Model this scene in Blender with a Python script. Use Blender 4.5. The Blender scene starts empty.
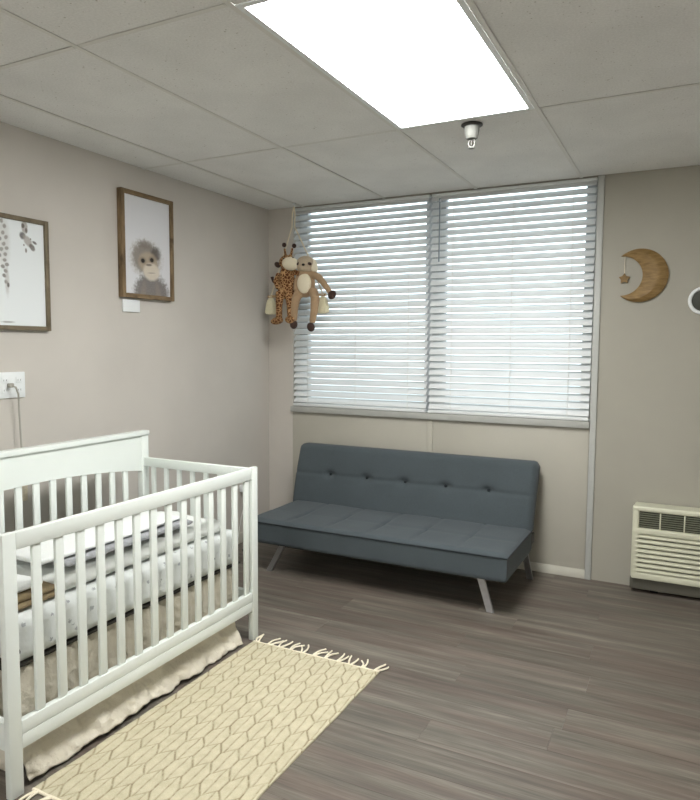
import bpy, bmesh, math, random
from mathutils import Vector, Matrix, noise
random.seed(7)
scn = bpy.context.scene
col = scn.collection
PI = math.pi

# ------------------------------------------------------------------ camera
CAM = (2.7047, 0.0, 1.3461)
YAW, PITCH, ROLL, FPX = -0.469507, -0.0790883, 0.0059924, 667.424
cd = bpy.data.cameras.new('camera')
cam = bpy.data.objects.new('camera', cd); col.objects.link(cam)
cd.sensor_fit = 'VERTICAL'; cd.sensor_height = 36.0; cd.lens = FPX / 800 * 36.0
cd.clip_start = 0.02
_f = Vector((math.sin(YAW) * math.cos(PITCH), math.cos(YAW) * math.cos(PITCH), math.sin(PITCH)))
_r = Vector((math.cos(YAW), -math.sin(YAW), 0)); _u = _r.cross(_f)
R_ = _r * math.cos(ROLL) + _u * math.sin(ROLL); U_ = -_r * math.sin(ROLL) + _u * math.cos(ROLL)
M_ = Matrix((R_, U_, -_f)).transposed().to_4x4(); M_.translation = Vector(CAM)
cam.matrix_world = M_
scn.camera = cam

# ------------------------------------------------------------------ light, sky, exposure
PANEL = 16.0
SKY = 1.85
w = bpy.data.worlds.new('sky'); scn.world = w; w.use_nodes = True
bg = w.node_tree.nodes['Background']
bg.inputs['Color'].default_value = (0.86, 0.94, 1.0, 1); bg.inputs['Strength'].default_value = SKY
scn.view_settings.view_transform = 'Standard'; scn.view_settings.look = 'None'
scn.view_settings.gamma = 1.0; scn.view_settings.use_curve_mapping = False
scn.view_settings.exposure = 0.88

# ------------------------------------------------------------------ dimensions of the room (metres)
YW = 4.036          # window wall
HC = 2.308          # ceiling
XR = 4.20           # right wall
YF = -2.053         # wall behind the camera
GX0, GX = 0.287, 0.61
GY = [4.036, 2.8131, 1.5950, 0.377, -0.841, -2.053]

# ------------------------------------------------------------------ materials
def lin(c):
    return tuple((v / 255 / 12.92) if v / 255 <= 0.04045 else ((v / 255 + 0.055) / 1.055) ** 2.4 for v in c) + (1.0,)

class NT:
    def __init__(s, name):
        s.m = bpy.data.materials.new(name); s.m.use_nodes = True
        s.t = s.m.node_tree; s.b = s.t.nodes['Principled BSDF']
    def n(s, typ, **kw):
        x = s.t.nodes.new(typ)
        for k, v in kw.items(): setattr(x, k, v)
        return x
    def l(s, a, b): s.t.links.new(a, b)
    def coord(s, kind='Object'): return s.n('ShaderNodeTexCoord').outputs[kind]
    def mapping(s, vec, scale=(1, 1, 1), loc=(0, 0, 0), rot=(0, 0, 0), typ='POINT'):
        mp = s.n('ShaderNodeMapping', vector_type=typ)
        mp.inputs['Location'].default_value = loc; mp.inputs['Rotation'].default_value = rot
        mp.inputs['Scale'].default_value = scale; s.l(vec, mp.inputs['Vector']); return mp.outputs[0]
    def noise(s, vec, scale, detail=3, rough=0.55):
        x = s.n('ShaderNodeTexNoise'); x.inputs['Scale'].default_value = scale
        x.inputs['Detail'].default_value = detail; x.inputs['Roughness'].default_value = rough
        s.l(vec, x.inputs['Vector']); return x.outputs['Fac']
    def ramp(s, fac, stops):
        r = s.n('ShaderNodeValToRGB'); e = r.color_ramp.elements
        while len(e) < len(stops): e.new(0.5)
        for i, (p, c) in enumerate(stops): e[i].position = p; e[i].color = c
        s.l(fac, r.inputs['Fac']); return r.outputs['Color']
    def mix(s, fac, a, b, blend='MIX'):
        x = s.n('ShaderNodeMix', data_type='RGBA', blend_type=blend)
        if isinstance(fac, (int, float)): x.inputs[0].default_value = fac
        else: s.l(fac, x.inputs[0])
        for i, v in ((6, a), (7, b)):
            if isinstance(v, tuple): x.inputs[i].default_value = v
            else: s.l(v, x.inputs[i])
        return x.outputs[2]
    def math(s, op, a, b=0.0):
        x = s.n('ShaderNodeMath', operation=op)
        for i, v in ((0, a), (1, b)):
            if isinstance(v, (int, float)): x.inputs[i].default_value = v
            else: s.l(v, x.inputs[i])
        return x.outputs[0]
    def rng(s, v, a, b, c=0.0, d=1.0):
        x = s.n('ShaderNodeMapRange', interpolation_type='SMOOTHSTEP')
        for i, q in ((1, a), (2, b), (3, c), (4, d)): x.inputs[i].default_value = q
        s.l(v, x.inputs[0]); return x.outputs[0]
    def bump(s, h, strength=0.3, dist=0.01):
        x = s.n('ShaderNodeBump'); x.inputs['Strength'].default_value = strength
        x.inputs['Distance'].default_value = dist; s.l(h, x.inputs['Height']); s.l(x.outputs[0], s.b.inputs['Normal'])
    def base(s, c, rough=0.6, metal=0.0, spec=None):
        if isinstance(c, tuple): s.b.inputs['Base Color'].default_value = c
        else: s.l(c, s.b.inputs['Base Color'])
        if isinstance(rough, (int, float)): s.b.inputs['Roughness'].default_value = rough
        else: s.l(rough, s.b.inputs['Roughness'])
        s.b.inputs['Metallic'].default_value = metal
        if spec is not None: s.b.inputs['Specular IOR Level'].default_value = spec
        return s.m

def simple(name, c, rough=0.5, var=0.06, scale=12, bump=0.0, metal=0.0, spec=None, bscale=None):
    t = NT(name); v = t.coord()
    f = t.noise(v, scale, 3); c = lin(c)
    d = tuple(x * (1 - var) for x in c[:3]) + (1,); e = tuple(min(1, x * (1 + var)) for x in c[:3]) + (1,)
    t.base(t.ramp(f, [(0.3, d), (0.7, e)]), rough, metal, spec)
    if bump: t.bump(t.noise(v, bscale or scale * 4, 2), bump, 0.004)
    return t.m

MAT = {}
MAT['wall_left'] = simple('warm_grey_wall_paint', (199, 194, 186), 0.75, 0.035, 2.5, 0.12, bscale=160)
MAT['wall_white'] = simple('white_wall_paint', (244, 242, 238), 0.7, 0.02, 2.5, 0.10, bscale=160)
MAT['wall_back'] = simple('shaded_beige_wall_paint', (163, 160, 148), 0.7, 0.03, 2.5, 0.10, bscale=160)  # beige, with the wall's backlit darkness put into the base colour
MAT['panel'] = simple('beige_panel_paint', (176, 173, 161), 0.55, 0.03, 3, 0.05, bscale=120)
MAT['trim_grey'] = simple('grey_trim_paint', (182, 184, 180), 0.5, 0.04, 8)
MAT['base'] = simple('baseboard_paint', (204, 202, 190), 0.5, 0.03, 8)
MAT['crib'] = simple('white_crib_paint', (225, 231, 226), 0.38, 0.012, 6)
MAT['tee'] = simple('grid_enamel', (222, 221, 215), 0.5, 0.02, 6)
MAT['sprinkler'] = simple('sprinkler_enamel', (104, 105, 100), 0.6, 0.02, 10)
MAT['alu'] = simple('grey_sill_metal', (172, 173, 168), 0.45, 0.05, 10)
MAT['white_pl'] = simple('white_plastic', (232, 236, 236), 0.4, 0.01, 8)
MAT['slat'] = simple('blind_slat_white', (222, 225, 225), 0.45, 0.012, 6)
MAT['winframe'] = simple('window_frame_grey', (186, 188, 190), 0.4, 0.02, 8)
MAT['cord'] = simple('cord_white', (226, 226, 220), 0.7, 0.03, 40)
MAT['cord_grey'] = simple('cord_grey', (164, 162, 152), 0.6, 0.03, 40)
MAT['wand'] = simple('clear_wand', (140, 150, 155), 0.25, 0.02, 10)
MAT['chrome'] = simple('brushed_leg_metal', (178, 178, 180), 0.35, 0.05, 30, metal=0.75)
MAT['black'] = simple('black_plastic', (22, 22, 22), 0.5, 0.1, 10)
MAT['dark_metal'] = simple('dark_metal', (60, 58, 54), 0.45, 0.1, 10, metal=0.5)
MAT['ac'] = simple('cream_ac_plastic', (206, 206, 184), 0.45, 0.02, 6)
MAT['ac_dark'] = simple('ac_plinth_grey', (92, 90, 80), 0.6, 0.05, 6)
MAT['ac_in'] = simple('ac_inner_dark', (42, 44, 36), 0.7, 0.08, 20)
MAT['grille'] = simple('ac_grille_plastic', (120, 122, 104), 0.5, 0.03, 20)
MAT['eye'] = simple('toy_eye', (24, 18, 16), 0.2, 0.05, 20)
MAT['tan'] = simple('tan_cloth', (138, 122, 92), 0.9, 0.10, 30, 0.4)

def fabric(name, c, var=0.1, scale=260, bump=0.35, rough=0.92):
    t = NT(name); v = t.coord()
    a = t.noise(v, scale, 2); b = t.noise(v, 5, 3)
    f = t.math('ADD', t.math('MULTIPLY', a, 0.7), t.math('MULTIPLY', b, 0.3)); c = lin(c)
    t.base(t.ramp(f, [(0.3, tuple(x * (1 - var) for x in c[:3]) + (1,)), (0.7, tuple(min(1, x * (1 + var)) for x in c[:3]) + (1,))]), rough, 0, 0.2)
    t.b.inputs['Sheen Weight'].default_value = 0.12
    t.bump(a, bump, 0.002); return t.m
MAT['sofa'] = fabric('slate_blue_upholstery', (74, 82, 86), 0.16)
MAT['sofa_dark'] = fabric('slate_piping', (48, 54, 58), 0.12)
MAT['button'] = fabric('button_cloth', (40, 45, 49), 0.1)
MAT['skirt'] = fabric('ivory_skirt_cotton', (202, 197, 182), 0.07, 180, 0.2)
def m_skirt():
    t = NT('ivory_crinkled_cotton'); v = t.coord()
    a = t.noise(v, 26, 4, 0.6); c = t.noise(v, 6, 3)
    t.base(t.ramp(c, [(0.3, lin((192, 185, 168))), (0.7, lin((212, 207, 192)))]), 0.55, 0, 0.35)
    t.bump(a, 0.7, 0.02); return t.m
MAT['skirt'] = m_skirt()
MAT['blanket_white'] = fabric('white_blanket', (222, 225, 223), 0.03, 160, 0.3)
MAT['quilt'] = fabric('white_quilt', (222, 225, 221), 0.03, 60, 0.3)
MAT['blanket_grey'] = fabric('grey_blanket', (172, 174, 178), 0.22, 60, 0.4)
MAT['toy_tan'] = fabric('tan_plush', (168, 142, 112), 0.12, 160, 0.6)
MAT['toy_face'] = fabric('sand_plush', (190, 174, 150), 0.10, 160, 0.6)
MAT['toy_cream'] = fabric('cream_plush', (236, 226, 200), 0.05, 160, 0.5)
MAT['toy_dark'] = fabric('dark_brown_plush', (70, 54, 48), 0.15, 160, 0.5)
MAT['rope'] = fabric('cotton_rope', (224, 214, 192), 0.08, 200, 0.5)
MAT['tassel'] = fabric('cream_tassel_yarn', (228, 222, 190), 0.08, 120, 0.7)

def m_sheet():   # white sheet with a small grey print
    t = NT('printed_crib_sheet'); v = t.coord()
    vo = t.n('ShaderNodeTexVoronoi', feature='F1'); vo.inputs['Scale'].default_value = 24
    t.l(v, vo.inputs['Vector'])
    d = t.math('ADD', vo.outputs['Distance'], t.math('MULTIPLY', t.noise(v, 150, 2), 0.45))
    f = t.rng(d, 0.36, 0.44)
    t.base(t.mix(f, lin((170, 174, 176)), lin((224, 228, 226))), 0.9, 0, 0.2)
    t.bump(t.noise(v, 14, 3), 0.5, 0.02); return t.m
MAT['sheet'] = m_sheet()

def m_tile():    # fissured mineral ceiling tile
    t = NT('mineral_ceiling_tile'); v = t.coord()
    big = t.noise(v, 3.0, 3); fine = t.noise(v, 130, 2, 0.6)
    pit = t.n('ShaderNodeTexVoronoi', feature='F1'); pit.inputs['Scale'].default_value = 55; t.l(v, pit.inputs['Vector'])
    pf = t.rng(t.math('ADD', pit.outputs['Distance'], t.math('MULTIPLY', t.noise(v, 20, 2), 0.5)), 0.24, 0.40)
    c = t.ramp(t.math('ADD', t.math('MULTIPLY', big, 0.5), t.math('MULTIPLY', fine, 0.5)), [(0.3, lin((222, 222, 219))), (0.7, lin((245, 245, 242)))])
    t.base(t.mix(pf, lin((190, 187, 179)), c), 0.9, 0, 0.1)
    t.bump(t.math('ADD', fine, pf), 0.18, 0.004); return t.m
MAT['tile'] = m_tile()

def m_plank():
    t = NT('grey_vinyl_plank'); v = t.coord()
    oi = t.n('ShaderNodeObjectInfo')
    add = t.n('ShaderNodeVectorMath', operation='ADD')
    cmb = t.n('ShaderNodeCombineXYZ'); t.l(t.math('MULTIPLY', oi.outputs['Random'], 37.0), cmb.inputs[0]); t.l(t.math('MULTIPLY', oi.outputs['Random'], 91.0), cmb.inputs[1])
    t.l(v, add.inputs[0]); t.l(cmb.outputs[0], add.inputs[1]); v2 = add.outputs[0]
    st = t.noise(t.mapping(v2, (0.9, 16, 1)), 1.6, 4, 0.6)
    fine = t.noise(t.mapping(v2, (4, 110, 1)), 1.5, 4, 0.65)
    hue = t.noise(t.mapping(v2, (0.7, 9, 1), (5, 2, 0)), 1.3, 2)
    f = t.math('ADD', t.math('MULTIPLY', st, 0.62), t.math('MULTIPLY', fine, 0.38))
    f = t.math('ADD', f, t.math('MULTIPLY', t.math('SUBTRACT', oi.outputs['Random'], 0.5), 0.055))
    c1 = t.ramp(f, [(0.30, lin((76, 72, 65))), (0.50, lin((104, 99, 90))), (0.72, lin((142, 136, 124)))])
    c2 = t.ramp(f, [(0.30, lin((78, 69, 63))), (0.50, lin((102, 92, 84))), (0.72, lin((128, 118, 108)))])
    t.base(t.mix(t.rng(hue, 0.4, 0.62), c1, c2), 0.42, 0, 0.35)
    t.bump(fine, 0.08, 0.002); return t.m
MAT['plank'] = m_plank()

def m_wood(name, a, b, c, scale=(1, 1, 1), rough=0.55):
    t = NT(name); v = t.coord()
    f = t.noise(t.mapping(v, scale), 6, 4, 0.6); k = t.noise(v, 9, 2)
    t.base(t.mix(t.rng(k, 0.60, 0.70), t.ramp(f, [(0.3, lin(a)), (0.55, lin(b)), (0.75, lin(c))]), lin(a)), rough, 0, 0.3)
    t.bump(f, 0.1, 0.002); return t.m
MAT['frame_v'] = m_wood('bamboo_frame_wood', (88, 72, 52), (126, 106, 78), (146, 126, 96), (8, 8, 1.2))
MAT['frame_h'] = m_wood('bamboo_frame_wood_cross', (90, 74, 54), (128, 108, 80), (148, 128, 98), (8, 1.2, 8))
MAT['frame2'] = m_wood('dull_oak_frame_wood', (96, 87, 70), (118, 107, 87), (132, 121, 100), (6, 2, 2))
MAT['moon'] = m_wood('golden_moon_wood', (114, 90, 52), (138, 112, 70), (150, 124, 82), (3, 3, 14))
MAT['bar'] = m_wood('swing_bar_wood', (170, 140, 100), (200, 172, 130), (214, 190, 150), (2, 20, 20))

def m_emit():
    t = NT('light_diffuser'); t.base((0.9, 0.9, 0.9, 1), 0.5)
    t.b.inputs['Emission Color'].default_value = (1.0, 0.996, 0.975, 1)
    t.b.inputs['Emission Strength'].default_value = PANEL; return t.m
MAT['diffuser'] = m_emit()

def m_glass():
    m = bpy.data.materials.new('window_glass'); m.use_nodes = True; nt = m.node_tree
    nt.nodes.remove(nt.nodes['Principled BSDF']); out = nt.nodes['Material Output']
    tr = nt.nodes.new('ShaderNodeBsdfTransparent'); tr.inputs[0].default_value = (0.93, 0.96, 0.96, 1)
    gl = nt.nodes.new('ShaderNodeBsdfGlossy'); gl.inputs['Roughness'].default_value = 0.02
    fr = nt.nodes.new('ShaderNodeFresnel'); fr.inputs[0].default_value = 1.5
    mx = nt.nodes.new('ShaderNodeMixShader')
    nt.links.new(fr.outputs[0], mx.inputs[0]); nt.links.new(tr.outputs[0], mx.inputs[1]); nt.links.new(gl.outputs[0], mx.inputs[2])
    nt.links.new(mx.outputs[0], out.inputs[0]); return m
MAT['glass'] = m_glass()

def m_dark_glass():
    t = NT('dark_glossy_glass'); return t.base(lin((60, 62, 54)), 0.45, 0, 0.3)
MAT['dark_glass'] = m_dark_glass()

def m_giraffe():
    t = NT('giraffe_plush'); v = t.coord()
    vo = t.n('ShaderNodeTexVoronoi', feature='DISTANCE_TO_EDGE'); vo.inputs['Scale'].default_value = 52
    t.l(v, vo.inputs['Vector'])
    f = t.rng(vo.outputs['Distance'], 0.05, 0.11)
    t.base(t.mix(f, lin((196, 158, 112)), lin((96, 58, 36))), 0.95, 0, 0.1)
    t.bump(t.noise(v, 160, 2), 0.5, 0.002); return t.m
MAT['giraffe'] = m_giraffe()

def m_rug():
    t = NT('woven_rug_wool'); v = t.coord()
    at = t.n('ShaderNodeAttribute', attribute_name='line')
    fine = t.noise(v, 420, 2); blot = t.noise(v, 30, 3)
    cr = t.ramp(t.math('ADD', t.math('MULTIPLY', fine, 0.5), t.math('MULTIPLY', blot, 0.5)), [(0.3, lin((180, 173, 146))), (0.7, lin((208, 201, 175)))])
    brk = t.rng(t.noise(v, 60, 3), 0.32, 0.60, 0.35, 1.0)
    t.base(t.mix(t.math('MULTIPLY', at.outputs['Fac'], brk), cr, lin((118, 102, 72))), 0.95, 0, 0.1)
    t.bump(fine, 0.5, 0.003); return t.m
MAT['rug'] = m_rug()
MAT['fringe'] = fabric('rug_fringe_cotton', (232, 224, 202), 0.05, 200, 0.4)

def m_print(name, paper, shapes):
    """flat print: soft ellipses (metres on the sheet) laid over paper"""
    t = NT(name); uv = t.coord('UV')
    n1 = t.noise(uv, 55, 4, 0.65); n2 = t.noise(uv, 220, 2)
    cur = lin(paper)
    for (u, v, ru, rv, ang, c, soft, na, op) in shapes:
        p = t.mapping(uv, (ru, rv, 1), (u, v, 0), (0, 0, ang), 'TEXTURE')
        ln = t.n('ShaderNodeVectorMath', operation='LENGTH'); t.l(p, ln.inputs[0])
        d = t.math('ADD', ln.outputs['Value'], t.math('MULTIPLY', t.math('SUBTRACT', n1, 0.5), na))
        k = t.math('MULTIPLY', t.rng(d, 1 - soft, 1 + soft, 1.0, 0.0), op)
        k = t.math('MULTIPLY', k, t.rng(n2, 0.2, 0.6, 0.75, 1.0))
        cur = t.mix(k, cur, lin(c))
    return t.base(cur, 0.5, 0, 0.3)

# ------------------------------------------------------------------ geometry helpers
def bx(bm, x0, x1, y0, y1, z0, z1):
    v = [bm.verts.new((x, y, z)) for x in (x0, x1) for y in (y0, y1) for z in (z0, z1)]
    for f in ((0, 1, 3, 2), (4, 6, 7, 5), (0, 4, 5, 1), (2, 3, 7, 6), (0, 2, 6, 4), (1, 5, 7, 3)):
        bm.faces.new([v[i] for i in f])
    return v

def rbx(bm, x0, x1, y0, y1, z0, z1, r=0.004, seg=2):
    t = bmesh.new(); bx(t, x0, x1, y0, y1, z0, z1)
    bmesh.ops.bevel(t, geom=t.edges[:], offset=r, segments=seg, profile=0.5, affect='EDGES')
    merge(bm, t)

def merge(bm, t, M=None):
    if M is not None: bmesh.ops.transform(t, matrix=M, verts=t.verts)
    mp = {v: bm.verts.new(v.co) for v in t.verts}
    for f in t.faces:
        try: bm.faces.new([mp[v] for v in f.verts])
        except ValueError: pass
    t.free()

def tube(bm, pts, r, n=8, caps=True):
    pts = [Vector(p) for p in pts]
    if not isinstance(r, (list, tuple)): r = [r] * len(pts)
    rings = []; prev = None
    for i, p in enumerate(pts):
        d = (pts[min(i + 1, len(pts) - 1)] - pts[max(i - 1, 0)]).normalized()
        if prev is None:
            a = Vector((0, 0, 1)) if abs(d.z) < 0.9 else Vector((1, 0, 0))
            s = d.cross(a).normalized()
        else:
            s = (prev - d * prev.dot(d)).normalized()
        prev = s; t = d.cross(s)
        rings.append([bm.verts.new(p + (s * math.cos(2 * PI * k / n) + t * math.sin(2 * PI * k / n)) * r[i]) for k in range(n)])
    for a, b in zip(rings, rings[1:]):
        for k in range(n): bm.faces.new((a[k], a[(k + 1) % n], b[(k + 1) % n], b[k]))
    if caps: bm.faces.new(rings[0][::-1]); bm.faces.new(rings[-1])

def ball(bm, c, r, M=None, seg=16):
    t = bmesh.new(); bmesh.ops.create_uvsphere(t, u_segments=seg, v_segments=seg // 2 + 2, radius=1)
    if not isinstance(r, (tuple, list)): r = (r, r, r)
    T = Matrix.Translation(c)
    if M is not None: T = T @ M
    merge(bm, t, T @ Matrix.Diagonal((r[0], r[1], r[2], 1)))

def lathe(bm, prof, c, axis='z', n=24):
    """prof: (radius, height) pairs"""
    rings = []
    for (r, h) in prof:
        ring = []
        for k in range(n):
            a = 2 * PI * k / n; x, y = r * math.cos(a), r * math.sin(a)
            p = (x, y, h) if axis == 'z' else ((x, h, y) if axis == 'y' else (h, x, y))
            ring.append(bm.verts.new((c[0] + p[0], c[1] + p[1], c[2] + p[2])))
        rings.append(ring)
    for a, b in zip(rings, rings[1:]):
        for k in range(n): bm.faces.new((a[k], a[(k + 1) % n], b[(k + 1) % n], b[k]))
    bm.faces.new(rings[0][::-1]); bm.faces.new(rings[-1])

def prism(bm, poly, d0, d1, axis='y'):
    """poly of (a,b) extruded along axis; axis y: (x,z); axis x: (y,z); axis z: (x,y)"""
    def P(a, b, d): return {'y': (a, d, b), 'x': (d, a, b), 'z': (a, b, d)}[axis]
    A = [bm.verts.new(P(a, b, d0)) for a, b in poly]; B = [bm.verts.new(P(a, b, d1)) for a, b in poly]
    n = len(poly)
    for i in range(n): bm.faces.new((A[i], A[(i + 1) % n], B[(i + 1) % n], B[i]))
    bm.faces.new(A[::-1]); bm.faces.new(B)

def sheet(bm, nu, nv, fn, thick=0.0, tfn=None):
    """closed slab from a surface fn(u,v)->Vector, thickened by the vector tfn(u,v)"""
    T = [[bm.verts.new(fn(i / nu, j / nv)) for j in range(nv + 1)] for i in range(nu + 1)]
    for i in range(nu):
        for j in range(nv): bm.faces.new((T[i][j], T[i + 1][j], T[i + 1][j + 1], T[i][j + 1]))
    if tfn:
        B = [[bm.verts.new(Vector(fn(i / nu, j / nv)) + Vector(tfn(i / nu, j / nv))) for j in range(nv + 1)] for i in range(nu + 1)]
        for i in range(nu):
            for j in range(nv): bm.faces.new((B[i][j], B[i][j + 1], B[i + 1][j + 1], B[i + 1][j]))
        for i in range(nu):
            bm.faces.new((T[i][0], B[i][0], B[i + 1][0], T[i + 1][0])); bm.faces.new((T[i][nv], T[i + 1][nv], B[i + 1][nv], B[i][nv]))
        for j in range(nv):
            bm.faces.new((T[0][j], T[0][j + 1], B[0][j + 1], B[0][j])); bm.faces.new((T[nu][j], B[nu][j], B[nu][j + 1], T[nu][j + 1]))

def wloc(o):
    v = Vector((0, 0, 0))
    while o is not None: v += o.location if o.parent is None else o.location + o.matrix_parent_inverse.translation; o = o.parent
    return v

def link(o, parent=None):
    col.objects.link(o)
    if parent is not None:
        o.parent = parent; o.matrix_parent_inverse = Matrix.Translation(-wloc(parent))
    return o

def mesh_of(name, bm, mat, smooth=True, angle=40):
    bmesh.ops.recalc_face_normals(bm, faces=bm.faces[:])
    me = bpy.data.meshes.new(name); bm.to_mesh(me); bm.free()
    if smooth:
        for p in me.polygons: p.use_smooth = True
        me.set_sharp_from_angle(angle=math.radians(angle))
    me.materials.append(MAT[mat] if isinstance(mat, str) else mat)
    return me

def obj(name, bm, mat, parent=None, smooth=True, angle=40):
    """bm is in world coordinates; a top-level mesh gets its origin at its base"""
    me = mesh_of(name, bm, mat, smooth, angle)
    o = bpy.data.objects.new(name, me)
    if parent is None:
        xs = [v.co for v in me.vertices]
        lo = [min(v[i] for v in xs) for i in range(3)]; hi = [max(v[i] for v in xs) for i in range(3)]
        c = Vector(((lo[0] + hi[0]) / 2, (lo[1] + hi[1]) / 2, lo[2]))
        me.transform(Matrix.Translation(-c)); o.location = c
    return link(o, parent)

def inst(name, me, loc, parent=None, rot=None):
    o = bpy.data.objects.new(name, me); o.location = loc
    if rot: o.rotation_euler = rot
    return link(o, parent)

def tag(o, label, cat, group=None):
    o['label'] = label; o['category'] = cat
    if group: o['group'] = group
    return o

def thing(name, label, cat, loc, group=None):
    o = bpy.data.objects.new(name, None); o.location = loc; o.empty_display_size = 0.05; col.objects.link(o)
    return tag(o, label, cat, group)

def struct(o, label, cat):
    o['kind'] = 'structure'; o['label'] = label; o['category'] = cat; return o

def one(f, *a, **k):
    b = bmesh.new(); f(b, *a, **k); return b

def boxes(lst, r=0.0):
    b = bmesh.new()
    for q in lst:
        if r: rbx(b, *q, r=r)
        else: bx(b, *q)
    return b

# ================================================================== THE SETTING
# floor: slab with planks laid along x
fl = struct(obj('floor', boxes([(0, XR, YF, YW, -0.10, -0.004)]), 'ac_dark', smooth=False), 'grey-brown wood-look plank floor', 'floor')
PW, PL = 0.152, 1.22
pm = {}
row = 0; y = YW
while y > YF + 0.02:
    y0 = max(YF, y - PW); x = -random.random() * PL
    while x < XR - 0.01:
        a, b_ = max(0, x), min(XR, x + PL)
        if b_ - a > 0.03:
            key = (round(b_ - a, 3), round(y - y0, 3))
            if key not in pm:
                q = bmesh.new(); L2, W2 = key[0] / 2 - 0.0004, key[1] / 2 - 0.0004
                bx(q, -L2, L2, -W2, W2, -0.004, 0.0); pm[key] = mesh_of('plank', q, 'plank', smooth=False)
            inst('plank', pm[key], ((a + b_) / 2, (y + y0) / 2, 0), fl)
        x += PL
    y -= PW; row += 1

# walls
struct(obj('wall_left', boxes([(-0.12, 0, YF, YW + 0.2, -0.1, HC + 0.25)]), 'wall_left', smooth=False), 'warm grey painted wall behind the crib', 'wall')
struct(obj('wall_right', boxes([(XR, XR + 0.12, YF, YW + 0.2, -0.1, HC + 0.25)]), 'wall_white', smooth=False), 'white painted side wall', 'wall')
struct(obj('wall_front', boxes([(0, XR, YF - 0.12, YF, -0.1, HC + 0.25)]), 'wall_white', smooth=False), 'white painted wall facing the window', 'wall')
WX0, WX1, WZ0 = 0.203, 2.206, 0.915      # window opening; its head lies above the ceiling
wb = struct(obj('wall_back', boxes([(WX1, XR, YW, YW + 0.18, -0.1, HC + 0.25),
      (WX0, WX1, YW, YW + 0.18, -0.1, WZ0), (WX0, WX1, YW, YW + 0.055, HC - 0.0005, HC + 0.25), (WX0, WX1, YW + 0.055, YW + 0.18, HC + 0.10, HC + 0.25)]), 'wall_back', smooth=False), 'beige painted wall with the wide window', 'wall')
obj('wall_return', boxes([(0, WX0, YW, YW + 0.18, -0.1, HC + 0.25)]), 'wall_left', wb, smooth=False)
for x0, x1 in ((WX0, 1.218), (1.256, WX1)):
    obj('wall_panel', boxes([(x0, x1, YW - 0.004, YW, 0.055, 0.884)], 0.0012), 'panel', wb)
struct(obj('trim_1', boxes([(1.2185, 1.2555, YW - 0.012, YW, 0.0, 0.884)], 0.002), 'panel'), 'narrow beige batten between the panels under the window', 'trim')
struct(obj('trim_2', boxes([(2.209, 2.243, YW - 0.014, YW, 0.0, HC)], 0.003), 'trim_grey'), 'grey vertical strip beside the window', 'trim')
struct(obj('baseboard_back', boxes([(0.0, 1.2180, YW - 0.010, YW, 0, 0.054), (1.256, 2.2085, YW - 0.010, YW, 0, 0.054)], 0.002), 'base'), 'low pale baseboard along the window wall', 'baseboard')
struct(obj('baseboard_left', boxes([(0, 0.010, YF, YW - 0.011, 0, 0.07)], 0.002), 'base'), 'pale baseboard along the wall behind the crib', 'baseboard')
struct(obj('baseboard_right', boxes([(XR - 0.010, XR, YF, YW - 0.008, 0, 0.07)], 0.002), 'base'), 'pale baseboard along the side wall', 'baseboard')

# ceiling: structural deck, tees and lay-in tiles
ce = struct(obj('ceiling', boxes([(0, XR, YF, YW, HC + 0.14, HC + 0.22)]), 'tile', smooth=False), 'suspended ceiling of speckled mineral tiles', 'ceiling')
xs = [0.0] + [GX0 + GX * k for k in range(7)] + [XR]
LIGHTS = {(3, 1): None, (3, 4): None}          # (column, row) of the lay-in light and the added, unseen fill panel
tmesh = {}
for i in range(len(xs) - 1):
    for j in range(len(GY) - 1):
        if (i, j) in LIGHTS: continue
        sx, sy = xs[i + 1] - xs[i], GY[j] - GY[j + 1]
        key = (round(sx, 3), round(sy, 3))
        if key not in tmesh:
            q = bmesh.new(); rbx(q, -sx / 2 + 0.004, sx / 2 - 0.004, -sy / 2 + 0.004, sy / 2 - 0.004, 0, 0.015, r=0.002, seg=1)
            tmesh[key] = mesh_of('ceiling_tile', q, 'tile', smooth=False)
        inst('ceiling_tile', tmesh[key], ((xs[i] + xs[i + 1]) / 2, (GY[j] + GY[j + 1]) / 2, HC + random.uniform(0.001, 0.0035)), ce)
for x in xs[1:-1]:
    q = bmesh.new(); bx(q, x - 0.009, x + 0.009, YF, YW, HC - 0.0012, HC + 0.0004); bx(q, x - 0.001, x + 0.001, YF, YW, HC, HC + 0.03)
    obj('main_tee', q, 'tee', ce, smooth=False)
for y in GY[1:-1]:
    for i in range(len(xs) - 1):
        a, b_ = xs[i] + (0.0125 if i else 0), xs[i + 1] - (0.0125 if i < len(xs) - 2 else 0)
        q = bmesh.new(); bx(q, a, b_, y - 0.009, y + 0.009, HC - 0.0006, HC + 0.0004); bx(q, a, b_, y - 0.001, y + 0.001, HC, HC + 0.03)
        obj('cross_tee', q, 'tee', ce, smooth=False)

# ceiling lights
def ceiling_light(i, j, label):
    x0, x1, y1, y0 = xs[i], xs[i + 1], GY[j], GY[j + 1]
    t = thing('ceiling_light', label, 'light', ((x0 + x1) / 2, (y0 + y1) / 2, HC))
    q = bmesh.new(); g, wd = 0.0105, 0.020
    for (a, b_, c, d) in ((x0 + g, x0 + g + wd, y0 + g, y1 - g), (x1 - g - wd, x1 - g, y0 + g, y1 - g), (x0 + g + wd, x1 - g - wd, y0 + g, y0 + g + wd), (x0 + g + wd, x1 - g - wd, y1 - g - wd, y1 - g)):
        bx(q, a, b_, c, d, HC - 0.003, HC + 0.006)
    obj('frame', q, 'white_pl', t, smooth=False)
    obj('housing', boxes([(x0 + g, x1 - g, y0 + g, y1 - g, HC + 0.012, HC + 0.10)]), 'white_pl', t, smooth=False)
    obj('diffuser', boxes([(x0 + g + wd, x1 - g - wd, y0 + g + wd, y1 - g - wd, HC + 0.0, HC + 0.005)]), 'diffuser', t, smooth=False)
ceiling_light(3, 1, 'long glowing white ceiling light panel beside the sprinkler')
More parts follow.
